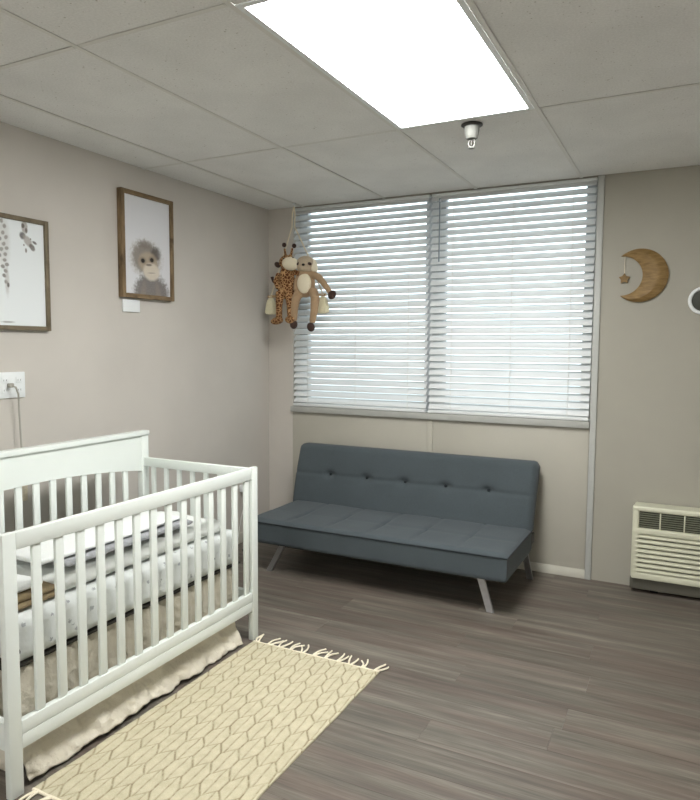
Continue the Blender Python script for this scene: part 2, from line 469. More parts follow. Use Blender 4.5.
ceiling_light(3, 4, 'added fill light panel on the unseen ceiling away from the window')  # added out of view behind the camera, fills surfaces that face it

# windows: two lights of one opening, sill
def window(name, x0, x1, label):
    z0, z1 = WZ0 + 0.012, HC + 0.099; y0, y1 = YW + 0.085, YW + 0.135
    jw = 0.066
    o = struct(obj(name, boxes([(x0, x0 + jw, y0, y1, z0, z1), (x1 - jw, x1, y0, y1, z0, z1), (x0 + jw, x1 - jw, y0, y1, z0, z0 + 0.05), (x0 + jw, x1 - jw, y0, y1, z1 - 0.05, z1)], 0.003), 'winframe'), label, 'window')
    obj('pane', boxes([(x0 + jw - 0.004, x1 - jw + 0.004, y0 + 0.022, y0 + 0.028, z0 + 0.046, z1 - 0.046)]), 'glass', o, smooth=False)
window('window_1', WX0 + 0.002, 1.2235, 'bright window pane behind the blind nearer the room corner')
window('window_2', 1.2245, WX1 - 0.002, 'bright window pane behind the blind beside the grey strip')
sl = struct(obj('trim_3', boxes([(WX0 - 0.004, WX1 + 0.002, YW - 0.030, YW - 0.0005, 0.889, 0.928), (WX0 + 0.001, WX1 - 0.001, YW, YW + 0.084, WZ0 + 0.0005, 0.926)], 0.002), 'alu'), 'grey metal window sill under the blinds', 'window sill')

# ================================================================== BLINDS
TILT = math.radians(49)
def blind(x0, x1, ladders, label, wand_x=None):
    yc = YW + 0.012
    t = thing('window_blind', label, 'blind', ((x0 + x1) / 2, yc, 0.93), 'white slatted blinds on the window')
    obj('headrail', boxes([(x0, x1, yc - 0.006, yc + 0.030, 2.288, HC - 0.003)], 0.002), 'white_pl', t)
    obj('bottom_rail', boxes([(x0 + 0.002, x1 - 0.002, yc - 0.026, yc + 0.022, 0.930, 0.950)], 0.004), 'slat', t)
    L = (x1 - x0) / 2 - 0.002
    q = bmesh.new(); prof = []
    for s in range(-3, 4):
        a = s / 3 * 0.025; prof.append((a, 0.0028 * (1 - (s / 3) ** 2)))
    poly = [(a, h + 0.0013) for a, h in prof] + [(a, h - 0.0013) for a, h in prof[::-1]]
    ct, st = math.cos(TILT), math.sin(TILT)
    # width axis: room-side edge is down
    pts = [(a * ct - h * st, a * st + h * ct) for a, h in poly]     # (y,z)
    prism(q, pts, -L, L, 'x')
    me = mesh_of('slat', q, 'slat', angle=50)
    n = 31; z0, z1 = 0.975, 2.279
    for k in range(n):
        inst('slat', me, ((x0 + x1) / 2, yc + 0.002, z0 + (z1 - z0) * k / (n - 1)), t, (random.uniform(-0.025, 0.025), 0, 0))
    for lx in ladders:
        q = bmesh.new()
        for dy in (-0.021, 0.026): tube(q, [(lx, yc + dy, 0.945), (lx, yc + dy, 2.275)], 0.0014, 6)
        obj('ladder_cord', q, 'cord', t)
    if wand_x:
        q = bmesh.new(); tube(q, [(wand_x, yc - 0.034, 2.262), (wand_x, yc - 0.036, 1.88)], 0.0042, 6); ball(q, (wand_x, yc - 0.034, 2.262), 0.007, seg=8)
        obj('tilt_wand', q, 'wand', t)
blind(WX0 + 0.006, 1.206, (0.33, 0.70, 1.08), 'white slatted blind nearer the corner behind the hanging plush toys')
blind(1.220, WX1 - 0.004, (1.37, 1.74, 2.08), 'white slatted blind with a tilt wand beside the grey strip', 1.285)

# ================================================================== SOFA
SX0, SX1 = 0.385, 1.945
sofa = thing('sofa_bed', 'slate blue armless tufted sofa bed with splayed metal legs under the window', 'sofa', ((SX0 + SX1) / 2, 3.55, 0))
SF, SB = 3.215, 3.80        # seat front / back
sz0, sz1 = 0.185, 0.328
def seat():
    b = bmesh.new(); nx, ny = 96, 30
    seams = [SX0 + (SX1 - SX0) * k / 6 for k in range(1, 6)]
    def top(u, v):
        x = SX0 + (SX1 - SX0) * u; y = SF + (SB - SF) * v
        e = min(u * (SX1 - SX0), (1 - u) * (SX1 - SX0), v * (SB - SF), (1 - v) * (SB - SF))
        z = sz1 - 0.018 * max(0, 1 - e / 0.03) ** 2
        g = 0
        for s in seams: g = max(g, math.exp(-((x - s) / 0.010) ** 2))
        ym = (SF + SB) / 2 - 0.03
        g2 = math.exp(-((y - ym) / 0.012) ** 2)
        k = 0.55 + 0.45 * math.exp(-((y - ym) / 0.10) ** 2)
        z -= 0.010 * g * k * min(1, e / 0.05) + 0.005 * g2 * min(1, e / 0.05)
        z += 0.004 * noise.noise((x * 6, y * 6, 0))
        return Vector((x, y, z))
    sheet(b, nx, ny, top, tfn=lambda u, v: Vector((0, 0, sz0 + 0.02 - top(u, v).z)))
    # lower shell with rounded bottom
    rbx(b, SX0 + 0.001, SX1 - 0.001, SF + 0.001, SB - 0.001, sz0, sz1 - 0.022, r=0.014, seg=3)
    return b
st_ = obj('seat', seat(), 'sofa', sofa)
pz = sz1 - 0.017
b = bmesh.new(); tube(b, [(SX0 - 0.001, SB, pz), (SX0 - 0.001, SF - 0.001, pz), (SX1 + 0.001, SF - 0.001, pz), (SX1 + 0.001, SB, pz)], 0.0045, 8)
obj('piping', b, 'sofa_dark', st_)
BT = [SX0 + (SX1 - SX0) * (0.49 + 0.170 * k) for k in (-2, -1, 0, 1, 2)]
def back():
    b = bmesh.new(); nx, nz = 96, 40
    zb, zt = 0.315, 0.690; yb, yt = 3.745, 3.865; th = 0.105
    w0, w1 = SX0 - 0.030, SX1 + 0.010
    def face(u, v):
        taper = 0.006 * (1 - v)
        x = (w0 + taper) + (w1 - w0 - 2 * taper) * u; z = zb + (zt - zb) * v; y = yb + (yt - yb) * v
        e = min(u * (w1 - w0), (1 - u) * (w1 - w0), (1 - v) * (zt - zb))
        rr = 0.032
        if e < rr: y += rr - math.sqrt(max(0, rr * rr - (rr - e) ** 2))
        # rounded upper corners
        ex = min(u * (w1 - w0), (1 - u) * (w1 - w0)); ez = (1 - v) * (zt - zb)
        if ex < 0.035: z -= (0.035 - math.sqrt(max(0, 0.035 ** 2 - (0.035 - ex) ** 2))) * max(0, (v - 0.5) / 0.5)
        zc = 0.508; d = 0.0
        for bxp in BT:
            q = math.hypot((x - bxp) / 1.5, (z - zc) * 1.0)
            d += 0.026 * math.exp(-(q / 0.022) ** 2) + 0.012 * math.exp(-(q / 0.06) ** 2)
        d += 0.006 * math.exp(-((z - zc) / 0.010) ** 2)
        d += -0.008 * math.sin(PI * min(1, max(0, v)))
        return Vector((x, y + d + 0.002 * noise.noise((x * 7, z * 7, 3)), z))
    def tf(u, v):
        p = face(u, v); z = zb + (zt - zb) * v
        e = min(u * (w1 - w0), (1 - u) * (w1 - w0), (1 - v) * (zt - zb))
        yy = yb + (yt - yb) * v + th
        if e < 0.03: yy -= 0.03 - math.sqrt(max(0, 0.03 ** 2 - (0.03 - e) ** 2))
        return Vector((0, max(0.004, yy - p.y), 0))
    sheet(b, nx, nz, face, tfn=tf); return b
bk = obj('backrest', back(), 'sofa', sofa, angle=60)
for xb in BT:
    b = bmesh.new(); ball(b, (xb, 3.745 + 0.120 * (0.508 - 0.315) / 0.375 + 0.030, 0.508), (0.011, 0.007, 0.011), seg=12)
    obj('button', b, 'button', bk)
def leg(xt, yt, xb, yb):
    b = bmesh.new(); h = 0.016
    for (x, y, z) in ((xt, yt, sz0 + 0.004), (xb, yb, 0.0)):
        for dx, dy in ((-0.018, -0.008), (0.018, -0.008), (0.018, 0.008), (-0.018, 0.008)):
            b.verts.new((x + dx, y + dy, z))
    v = list(b.verts)
    for k in range(4): b.faces.new((v[k], v[(k + 1) % 4], v[4 + (k + 1) % 4], v[4 + k]))
    b.faces.new(v[3::-1]); b.faces.new(v[4:8]); return b
for a in ((1.785, 3.30, 1.850, 3.285), (0.600, 3.30, 0.497, 3.290), (1.905, 3.80, 1.925, 3.88), (0.44, 3.80, 0.42, 3.88)):
    obj('leg', leg(*a), 'chrome', sofa)
obj('shade_panel', boxes([(SX0 + 0.03, SX1 - 0.03, SF + 0.03, SB - 0.02, sz0 - 0.006, sz0 - 0.0002)]), 'black', sofa, smooth=False)  # black panel added under the seat to deepen the shadow below
obj('underframe', boxes([(0.55, 1.84, 3.30, 3.34, sz0 - 0.03, sz0 - 0.0065), (0.55, 1.84, 3.68, 3.72, sz0 - 0.03, sz0 - 0.0065)], 0.004), 'black', sofa)
for xh in (SX0 + 0.03, SX1 - 0.015):
    obj('hinge', boxes([(xh - 0.012, xh + 0.016, 3.785, 3.87, 0.225, 0.285)], 0.006), 'dark_metal', sofa)

# ================================================================== CRIB
CX0, CX1, CY0, CY1 = 0.283, 0.972, 1.220, 2.490
P = 0.044
PX = 0.025      # the end posts are flat boards
crib = thing('crib', 'white wooden slatted baby crib with arched headboard', 'crib', ((CX0 + CX1) / 2, (CY0 + CY1) / 2, 0))
for (x, y) in ((CX1 - PX, CY0), (CX1 - PX, CY1 - P)):
    obj('post', boxes([(x, x + PX, y, y + P, 0.0, 0.801)], 0.003), 'crib', crib)
for y in (CY0, CY1 - P):
    obj('back_post', boxes([(CX0, CX0 + 0.034, y, y + P, 0.0, 0.905)], 0.003), 'crib', crib)
# front rails
obj('top_rail', boxes([(CX1 - 0.024, CX1 - 0.001, CY0 + P, CY1 - P, 0.748, 0.800)], 0.003), 'crib', crib)
b = boxes([(CX1 - 0.024, CX1 - 0.001, CY0 + P, CY1 - P, 0.185, 0.226), (CX1 - 0.024, CX1 - 0.001, CY0 + P, CY1 - P, 0.140, 0.1835)], 0.0015)
obj('bottom_rail', b, 'crib', crib)
q = bmesh.new(); rbx(q, -0.0065, 0.0065, -0.0155, 0.0155, 0.222, 0.752, r=0.003)
sm = mesh_of('slat', q, 'crib')
for k in range(14): inst('slat', sm, (CX1 - 0.0125, 1.337 + 0.0829 * k, 0), crib)
# end frames
q = bmesh.new(); rbx(q, -0.0125, 0.0125, -0.0065, 0.0065, 0.222, 0.758, r=0.003); sme = mesh_of('end_slat', q, 'crib')
for y in (CY0 + 0.022, CY1 - 0.022):
    obj('end_rail', boxes([(CX0 + 0.034, CX1 - PX, y - 0.013, y + 0.013, 0.752, 0.795)], 0.003), 'crib', crib)
    obj('end_rail', boxes([(CX0 + 0.034, CX1 - PX, y - 0.013, y + 0.013, 0.140, 0.226)], 0.003), 'crib', crib)
    for k in range(7): inst('end_slat', sme, (0.368 + 0.0812 * k, y, 0), crib)
# headboard: arched panel, cap, slats, lower rail
HX0, HX1 = CX0 + 0.006, CX0 + 0.028
ya, yb = CY0 + P, CY1 - P
poly = [(ya, 0.903), (yb, 0.903)]
for k in range(25):
    s = k / 24; yy = yb + (ya - yb) * s
    poly.append((yy, 0.730 + 0.046 * (1 - (2 * s - 1) ** 2)))
b = bmesh.new(); prism(b, poly, HX0, HX1, 'x')
obj('headboard', b, 'crib', crib)
obj('headboard_cap', boxes([(CX0 - 0.004, CX0 + 0.040, CY0 - 0.002, CY1 + 0.002, 0.9052, 0.928)], 0.003), 'crib', crib)
obj('back_rail', boxes([(HX0, HX1, ya, yb, 0.140, 0.226)], 0.003), 'crib', crib)
q = bmesh.new(); rbx(q, -0.0065, 0.0065, -0.015, 0.015, 0.222, 0.80, r=0.003); smb = mesh_of('back_slat', q, 'crib')
for k in range(13): inst('back_slat', smb, ((HX0 + HX1) / 2, 1.345 + 0.0822 * k + 0.015, -0.03 if k in (0, 12) else 0), crib)
obj('mattress_support', boxes([(CX0 + 0.05, CX1 - 0.062, CY0 + 0.05, CY1 - 0.05, 0.357, 0.366)], 0.002), 'dark_metal', crib)
for yy in (CY0 + P, CY1 - P):
    b = bmesh.new(); s = 1 if yy < 2 else -1
    tube(b, [(CX1 - 0.034, yy - s * 0.01, 0.425), (CX1 - 0.034, yy + s * 0.022, 0.425)], 0.0075, 10)
    obj('bolt', b, 'black', crib)

# mattress
MX0, MX1, MY0, MY1 = 0.335, 0.918, 1.285, 2.425
def pillow_box(x0, x1, y0, y1, z0, z1, r, nx, ny, amp, fr, seed, droop=0.0):
    """soft slab: rounded box with a gently uneven skin"""
    b = bmesh.new(); rbx(b, x0, x1, y0, y1, z0, z1, r=r, seg=3)
    bmesh.ops.subdivide_edges(b, edges=[e for e in b.edges if e.calc_length() > 0.08], cuts=nx, use_grid_fill=True)
    for v in b.verts:
        n = noise.noise_vector((v.co.x * fr, v.co.y * fr, v.co.z * fr + seed))
        k = 1.0 if v.co.z > z0 + 0.004 else 0.0
        v.co += n * amp * (0.5 + 0.5 * k) * k
        if droop and v.co.z > z0: v.co.z -= droop * max(0, (v.co.x - x0) / (x1 - x0)) ** 3
    return b
mt = tag(obj('crib_mattress', pillow_box(MX0, MX1, MY0, MY1, 0.3665, 0.520, 0.035, 14, 14, 0.006, 9, 1), 'sheet', angle=180), 'crib mattress in a white sheet with small grey print', 'mattress')

# bedding heaped on the mattress
def folded(name, label, cat, mat, x0, x1, y0, y1, z0, z1, layers, amp, seed, fr=9):
    t = thing(name, label, cat, ((x0 + x1) / 2, (y0 + y1) / 2, z0))
    h = (z1 - z0) / layers
    for k in range(layers):
        i1 = random.uniform(0, 0.02); j = random.uniform(0, 0.015)
        b = pillow_box(x0 + j, x1 - i1, y0 + j, y1 - i1, z0 + h * k + 0.0005, z0 + h * (k + 1), min(h * 0.46, 0.03), 16, 16, amp, fr, seed + k * 7)
        obj('fold', b, mat, t, angle=180)
    return t
folded('folded_quilt', 'puffy white quilt folded on the crib mattress', 'quilt', 'quilt', 0.40, 0.900, 1.48, 2.37, 0.529, 0.574, 1, 0.018, 3, 20)
folded('folded_grey_blanket', 'thin grey patterned blanket between the white quilt and white blanket', 'blanket', 'blanket_grey', 0.42, 0.868, 1.53, 2.20, 0.592, 0.608, 1, 0.007, 11, 12)
folded('folded_white_blanket', 'smooth white blanket folded on top of the heap in the crib', 'blanket', 'blanket_white', 0.40, 0.825, 1.46, 2.16, 0.615, 0.632, 1, 0.006, 23, 6)
folded('folded_tan_cloth', 'small tan cloth folded at the end of the crib mattress', 'cloth', 'tan', 0.70, 0.895, 1.30, 1.482, 0.527, 0.566, 2, 0.004, 31)
folded('folded_muslin', 'white muslin folded over the tan cloth in the crib', 'cloth', 'blanket_white', 0.60, 0.880, 1.30, 1.455, 0.570, 0.590, 1, 0.004, 41)

# dust ruffle
def ruffle():
    b = bmesh.new()
    def f(u, v):
        y = 1.295 + (2.372 - 1.295) * u; z = 0.350 + (0.014 - 0.350) * v
        wv = noise.noise((y * 9, z * 2.5, 4.0)) * 0.016 + noise.noise((y * 26, z * 5, 8)) * 0.009 + noise.noise((y * 34 + z * 20, z * 30, 2)) * 0.006 + 0.012 * (1.1 - v) * math.sin(y * 85 + 5 * noise.noise((y * 6, 0, 0)))
        x = 0.896 + 0.022 * v + wv * (0.45 + 0.9 * v) + (0.011 * noise.noise((y * 24 + z * 9, z * 26, 5)) + 0.006 * noise.noise((y * 55, z * 50 + y * 20, 9))) * max(0, v - 0.35)
        if v > 0.72: x += 0.044 * ((v - 0.72) / 0.28) ** 1.3
        z += (0.016 * noise.noise((y * 5, 1.3, 0)) + 0.006 * noise.noise((y * 17, 2.3, 0)) + 0.002) * v
        return Vector((x, y, max(0.004, z)))
    sheet(b, 300, 60, f, tfn=lambda u, v: Vector((-0.003, 0, 0)))
    return b
sk = thing('crib_skirt', 'ivory crinkled cotton dust ruffle hanging under the crib mattress', 'crib skirt', (0.63, 1.84, 0.0))
obj('front_panel', ruffle(), 'skirt', sk, angle=180)
for yy in (1.292, 2.386):
    b = bmesh.new()
    def f2(u, v, yy=yy):
        x = 0.345 + 0.555 * u; z = 0.350 - 0.335 * v
        return Vector((x, yy + 0.008 * v * noise.noise((x * 12, z * 3, yy)), z))
    sheet(b, 50, 12, f2, tfn=lambda u, v: Vector((0, 0.003, 0)))
    obj('end_panel', b, 'skirt', sk, angle=180)

# ================================================================== RUG
RX0, RX1, RY0, RY1 = 0.985, 1.612, 1.285, 2.432
def rug():
    b = bmesh.new(); nx, ny = 190, 340
    cw, ch, A = 0.0735, 0.0985, 0.024
    vals = []; grid = []
    def tri(t): t = t % 1.0; return 4 * abs(t - 0.5) - 1        # 1 at 0, -1 at .5
    def pat(x, y):
        # distance to the seams of a stretched honeycomb
        xr = (x - 1.123) / cw; yr = (y - 1.905) / ch
        xr += 0.05 * noise.noise((x * 18, y * 18, 2)); yr += 0.05 * noise.noise((x * 15, y * 15, 6))
        d = 1.0
        row = None
        for j in range(math.floor(yr) - 1, math.floor(yr) + 3):
            bj = j + A / ch * tri(xr + 0.5 * (j % 2))
            ph = (xr + 0.5 * (j % 2)) % 1.0
            dd = abs(yr - bj) * ch * 0.62 + (0.0 if ph < 0.5 else 0.0013); d = min(d, dd)
            if yr >= bj: row = j
        off = 0.5 * (row % 2)
        fx = (xr + off + 0.10 * ((yr - row) - 0.5)) % 1.0
        e = min(abs(fx), abs(1 - fx)) * cw
        vein = abs(fx - 0.5) * cw + 0.0012
        return d, e, vein
    for i in range(nx + 1):
        rowv = []
        for j in range(ny + 1):
            x = RX0 + (RX1 - RX0) * i / nx; y = RY0 + (RY1 - RY0) * j / ny
            d, e, vn = pat(x, y)
            k = max(math.exp(-(d / 0.0026) ** 2), math.exp(-(e / 0.0024) ** 2), 1.1 * math.exp(-(vn / 0.0027) ** 2))
            edge = 0.004 * noise.noise((y * 7, 3.0, 1.0)) if i in (0, nx) else 0
            z = 0.0085 - 0.0035 * k + 0.0006 * noise.noise((x * 200, y * 200, 0)) + 0.0012 * noise.noise((x * 8, y * 8, 5))
            rowv.append(b.verts.new((x + edge, y, z))); vals.append(k)
        grid.append(rowv)
    for i in range(nx):
        for j in range(ny): b.faces.new((grid[i][j], grid[i + 1][j], grid[i + 1][j + 1], grid[i][j + 1]))
    # skirt edge down to the floor
    rim = [grid[i][0] for i in range(nx + 1)] + [grid[nx][j] for j in range(1, ny + 1)] + [grid[i][ny] for i in range(nx - 1, -1, -1)] + [grid[0][j] for j in range(ny - 1, 0, -1)]
    low = [b.verts.new((v.co.x, v.co.y, 0.0005)) for v in rim]
    vals += [0.3] * len(low); n = len(rim)
    for k in range(n): b.faces.new((rim[k], low[k], low[(k + 1) % n], rim[(k + 1) % n]))
    return b, vals
rg = thing('woven_rug', 'cream woven rug with leaf pattern and fringed ends beside the crib', 'rug', ((RX0 + RX1) / 2, (RY0 + RY1) / 2, 0))
rb, vals = rug()
bmesh.ops.recalc_face_normals(rb, faces=rb.faces[:])
me = bpy.data.meshes.new('pile'); rb.to_mesh(me); rb.free()
at = me.attributes.new('line', 'FLOAT', 'POINT'); at.data.foreach_set('value', vals)
for p in me.polygons: p.use_smooth = True
me.materials.append(MAT['rug'])
po = link(bpy.data.objects.new('weave', me), rg)
for yend, s in ((RY1, 1), (RY0, -1)):
    b = bmesh.new(); tube(b, [(RX0 + (RX1 - RX0) * k / 30, yend + s * 0.002, 0.0055 + 0.001 * math.sin(k * 1.7)) for k in range(31)], 0.005, 8)
    obj('end_braid', b, 'fringe', rg)
    nF = 11
    for k in range(nF):
        x = RX0 + 0.02 + (RX1 - RX0 - 0.04) * k / (nF - 1); b = bmesh.new()
        lean = random.uniform(-0.030, 0.030)
        for q in (-1, 1):
            L = random.uniform(0.055, 0.085); le = lean + q * random.uniform(0.004, 0.016); c = random.uniform(-0.012, 0.012)
            pts = []
            for t in range(8):
                u = t / 7
                pts.append((max(RX0 - 0.002, x + q * 0.004 + le * u + c * math.sin(PI * u)), yend + s * (0.002 + L * u), max(0.0048, 0.0055 - 0.002 * u + 0.003 * math.sin(PI * u))))
            tube(b, pts, [0.0046 - 0.0008 * t / 7 for t in range(8)], 6)
        obj('fringe', b, 'fringe', rg)

# ================================================================== FRAMED PRINTS
def uv_plane(name, x, y0, y1, z0, z1, mat, parent):
    me = bpy.data.meshes.new(name)
    vs = [(x, y0, z0), (x, y1, z0), (x, y1, z1), (x, y0, z1), (x - 0.002, y0, z0), (x - 0.002, y1, z0), (x - 0.002, y1, z1), (x - 0.002, y0, z1)]
    me.from_pydata(vs, [], [(0, 1, 2, 3), (7, 6, 5, 4), (0, 4, 5, 1), (1, 5, 6, 2), (2, 6, 7, 3), (3, 7, 4, 0)])
    uvl = me.uv_layers.new(name='UVMap')
    for lp in me.loops:
        co = me.vertices[lp.vertex_index].co; uvl.data[lp.index].uv = (co.y - y0, co.z - z0)
    me.materials.append(mat); return link(bpy.data.objects.new(name, me), parent)

def framed(y0, y1, z0, z1, fw, depth, mv, mh, pm_, label):
    t = thing('framed_print', label, 'picture', (0, (y0 + y1) / 2, z0))
    for (a, b_) in ((y0, y0 + fw), (y1 - fw, y1)):
        obj('frame_side', boxes([(0.001, depth, a, b_, z0, z1)], 0.002), mv, t)
    for (a, b_) in ((z0, z0 + fw), (z1 - fw, z1)):
        obj('frame_side', boxes([(0.001, depth - 0.0008, y0 + fw, y1 - fw, a, b_)], 0.002), mh, t)
    uv_plane('print', depth - 0.012, y0 + fw - 0.002, y1 - fw + 0.002, z0 + fw - 0.002, z1 - fw + 0.002, pm_, t)
    return t
# sheet is .396 x .534 m in size
W1, H1 = 0.378, 0.528
def ape(u, v): return ((u - 0.035) * W1, v * H1)
G1, G2, G3 = (128, 120, 112), (104, 96, 90), (150, 140, 128)
sh = []
def E_(u, v, ru, rv, c, soft=0.15, na=0.25, op=1.0, ang=0.0):
    p = ape(u, v); sh.append((p[0], p[1], ru * W1, rv * H1, ang, c, soft, na, op))
E_(0.47, 0.37, 0.30, 0.185, (176, 170, 162), 0.30, 0.9, 0.8)
E_(0.57, 0.02, 0.35, 0.20, G2, 0.20, 0.7, 0.92)
E_(0.46, 0.38, 0.25, 0.155, G1, 0.22, 0.7, 0.85)
E_(0.66, 0.44, 0.10, 0.07, (82, 74, 70), 0.35, 0.7, 0.8)
E_(0.50, 0.34, 0.19, 0.105, (178, 162, 140), 0.25, 0.3, 0.85)
E_(0.57, 0.245, 0.165, 0.090, (214, 204, 188), 0.20, 0.2, 0.95)
E_(0.40, 0.352, 0.062, 0.034, (120, 108, 98), 0.4, 0.1, 0.7)
E_(0.58, 0.372, 0.062, 0.034, (120, 108, 98), 0.4, 0.1, 0.7)
E_(0.40, 0.350, 0.036, 0.022, (30, 26, 24), 0.25, 0.05, 1.0)
E_(0.58, 0.370, 0.036, 0.022, (30, 26, 24), 0.25, 0.05, 1.0)
E_(0.52, 0.315, 0.060, 0.012, (92, 82, 76), 0.4, 0.1, 0.8, 0.08)
E_(0.57, 0.235, 0.075, 0.006, (150, 138, 124), 0.5, 0.1, 0.7, 0.08)
E_(0.40, 0.03, 0.05, 0.13, (140, 130, 122), 0.5, 0.9, 0.6, -0.2)
E_(0.70, 0.04, 0.05, 0.11, (142, 132, 124), 0.5, 0.9, 0.6, 0.2)
E_(0.27, 0.42, 0.06, 0.09, (150, 142, 134), 0.5, 1.2, 0.6)
E_(0.45, 0.52, 0.14, 0.04, (128, 120, 112), 0.5, 1.2, 0.7)
MAT['print_ape'] = m_print('baby_ape_watercolour', (218, 219, 222), sh)
framed(2.619, 3.014, 1.603, 2.170, 0.024, 0.034, 'frame_v', 'frame_h', MAT['print_ape'], 'bamboo framed watercolour print of a baby ape')

# giraffe print: sheet origin at (y=1.72, z=1.44)
F2Y0, F2Y1, F2Z0, F2Z1 = 1.690, 2.176, 1.413, 1.918
sh = []
def G_(y, z, ry, rz, c, soft=0.2, na=0.3, op=1.0, ang=0.0):
    sh.append((y - (F2Y0 + 0.018), z - (F2Z0 + 0.018), ry, rz, ang, c, soft, na, op))
for (dy, dz) in [(-0.002, .0), (0.012, -.02), (-0.02, -.03), (0.004, -.05), (0.018, -.068), (-0.012, -.078), (0.006, -.098), (0.020, -.115), (-0.006, -.122), (0.012, -.142), (-0.016, -.15), (0.008, -.168), (0.018, -.186), (-0.002, -.196), (0.012, -.215), (0.004, -.235), (0.012, -.262)]:
    G_(1.946 + dy, 1.885 + dz, 0.0080, 0.0095, (92, 84, 78), 0.35, 0.8, 0.85, dz * 9)
G_(1.950, 1.80, 0.030, 0.11, (186, 182, 176), 0.45, 0.5, 0.45)
G_(1.963, 1.63, 0.010, 0.060, (176, 172, 166), 0.45, 0.6, 0.6)
G_(1.968, 1.610, 0.006, 0.010, (84, 78, 74), 0.4, 0.5, 0.9)
# hanging head
G_(2.058, 1.875, 0.015, 0.030, (150, 142, 134), 0.3, 0.6, 0.8)
G_(2.050, 1.880, 0.008, 0.010, (84, 74, 68), 0.3, 0.5, 0.9); G_(2.066, 1.862, 0.006, 0.012, (84, 74, 68), 0.3, 0.5, 0.8)
G_(2.046, 1.835, 0.014, 0.017, (78, 72, 70), 0.3, 0.5, 0.9, 0.5)
G_(2.072, 1.815, 0.017, 0.030, (160, 154, 148), 0.3, 0.5, 0.85, 0.7)
G_(2.094, 1.790, 0.012, 0.018, (104, 96, 90), 0.3, 0.5, 0.9, 0.7)
G_(2.108, 1.812, 0.012, 0.006, (92, 84, 80), 0.35, 0.5, 0.9, -0.4)
G_(2.062, 1.772, 0.005, 0.010, (120, 112, 106), 0.4, 0.5, 0.9); G_(2.052, 1.795, 0.004, 0.005, (120, 112, 106), 0.4, 0.5, 0.8); G_(2.087, 1.826, 0.004, 0.004, (100, 92, 88), 0.4, 0.5, 0.9)
G_(1.96, 1.448, 0.030, 0.004, (130, 126, 122), 0.5, 0.8, 0.7)
MAT['print_giraffe'] = m_print('giraffe_watercolour', (226, 231, 232), sh)
framed(F2Y0, F2Y1, F2Z0, F2Z1, 0.020, 0.026, 'frame2', 'frame2', MAT['print_giraffe'], 'brown framed watercolour print of spotted giraffes above the outlet')

# small blank card under the ape print
tag(obj('blank_wall_plate', boxes([(0.001, 0.012, 2.640, 2.762, 1.528, 1.594)], 0.003), 'white_pl'), 'small blank white plate on the wall under the ape print', 'wall plate')

# outlet with cord
ot = thing('wall_outlet', 'white double outlet plate on the wall above the crib headboard', 'outlet', (0, 1.975, 1.108))
obj('plate', boxes([(0.001, 0.009, 1.905, 2.040, 1.110, 1.226)], 0.003), 'white_pl', ot)
for yy in (1.938, 2.008):
    for zz in (1.146, 1.190):
        f = obj('socket', boxes([(0.009, 0.0115, yy - 0.016, yy + 0.016, zz - 0.014, zz + 0.014)], 0.001), 'white_pl', ot)
        obj('slot', boxes([(0.0115, 0.0119, yy - 0.007, yy - 0.0055, zz - 0.004, zz + 0.004), (0.0115, 0.0119, yy + 0.0055, yy + 0.007, zz - 0.004, zz + 0.004)]), 'black', f, smooth=False)
cdv = thing('power_cord', 'thin grey cord plugged into the outlet and hanging behind the crib', 'cord', (0.03, 1.975, 0.60))
obj('plug', boxes([(0.0125, 0.034, 1.944, 1.968, 1.158, 1.178)], 0.005), 'cord_grey', cdv)
b = bmesh.new()
tube(b, [(0.030, 1.958, 1.166), (0.046, 1.964, 1.160), (0.048, 1.974, 1.13), (0.036, 1.984, 1.06), (0.030, 1.992, 0.95), (0.030, 1.996, 0.84), (0.030, 1.996, 0.76), (0.030, 1.996, 0.72)], 0.0042, 8)
obj('cable', b, 'cord_grey', cdv)
b = bmesh.new(); rbx(b, 0.014, 0.044, 1.980, 2.012, 0.640, 0.722, r=0.008)
obj('adapter', b, 'rope', cdv)

# charger on the wall beyond the crib
t = thing('plug_charger', 'small white plug charger on the wall beside the sofa', 'charger', (0.02, 3.70, 0.36))
obj('body', boxes([(0.001, 0.045, 3.66, 3.715, 0.355, 0.405)], 0.010), 'white_pl', t)
b = bmesh.new(); tube(b, [(0.03, 3.69, 0.36), (0.035, 3.69, 0.30), (0.02, 3.66, 0.18), (0.02, 3.62, 0.05), (0.03, 3.58, 0.006)], 0.003, 8); obj('cable', b, 'cord', t)

# ================================================================== SPRINKLER
t = thing('ceiling_sprinkler', 'white pendent fire sprinkler beside the bright ceiling light', 'sprinkler', (1.826, 2.880, HC - 0.1))
c = (1.826, 2.880, HC)
b = bmesh.new(); lathe(b, [(0.046, -0.0015), (0.047, -0.005), (0.040, -0.010), (0.030, -0.012)], c); obj('escutcheon', b, 'dark_metal', t)
b = bmesh.new(); lathe(b, [(0.033, -0.011), (0.032, -0.030), (0.026, -0.058), (0.022, -0.062)], c); obj('body', b, 'sprinkler', t)
b = bmesh.new()
tube(b, [(c[0] + 0.014 * math.cos(a), c[1], HC - 0.080 + 0.017 * math.sin(a)) for a in [2 * PI * k / 20 for k in range(21)]], 0.0035, 8); obj('frame_arm', b, 'sprinkler', t)
b = bmesh.new(); lathe(b, [(0.006, -0.094), (0.013, -0.098), (0.014, -0.101), (0.004, -0.104)], c); obj('deflector', b, 'sprinkler', t)
b = bmesh.new(); lathe(b, [(0.004, -0.062), (0.004, -0.090)], c, n=10); obj('bulb', b, 'dark_metal', t)

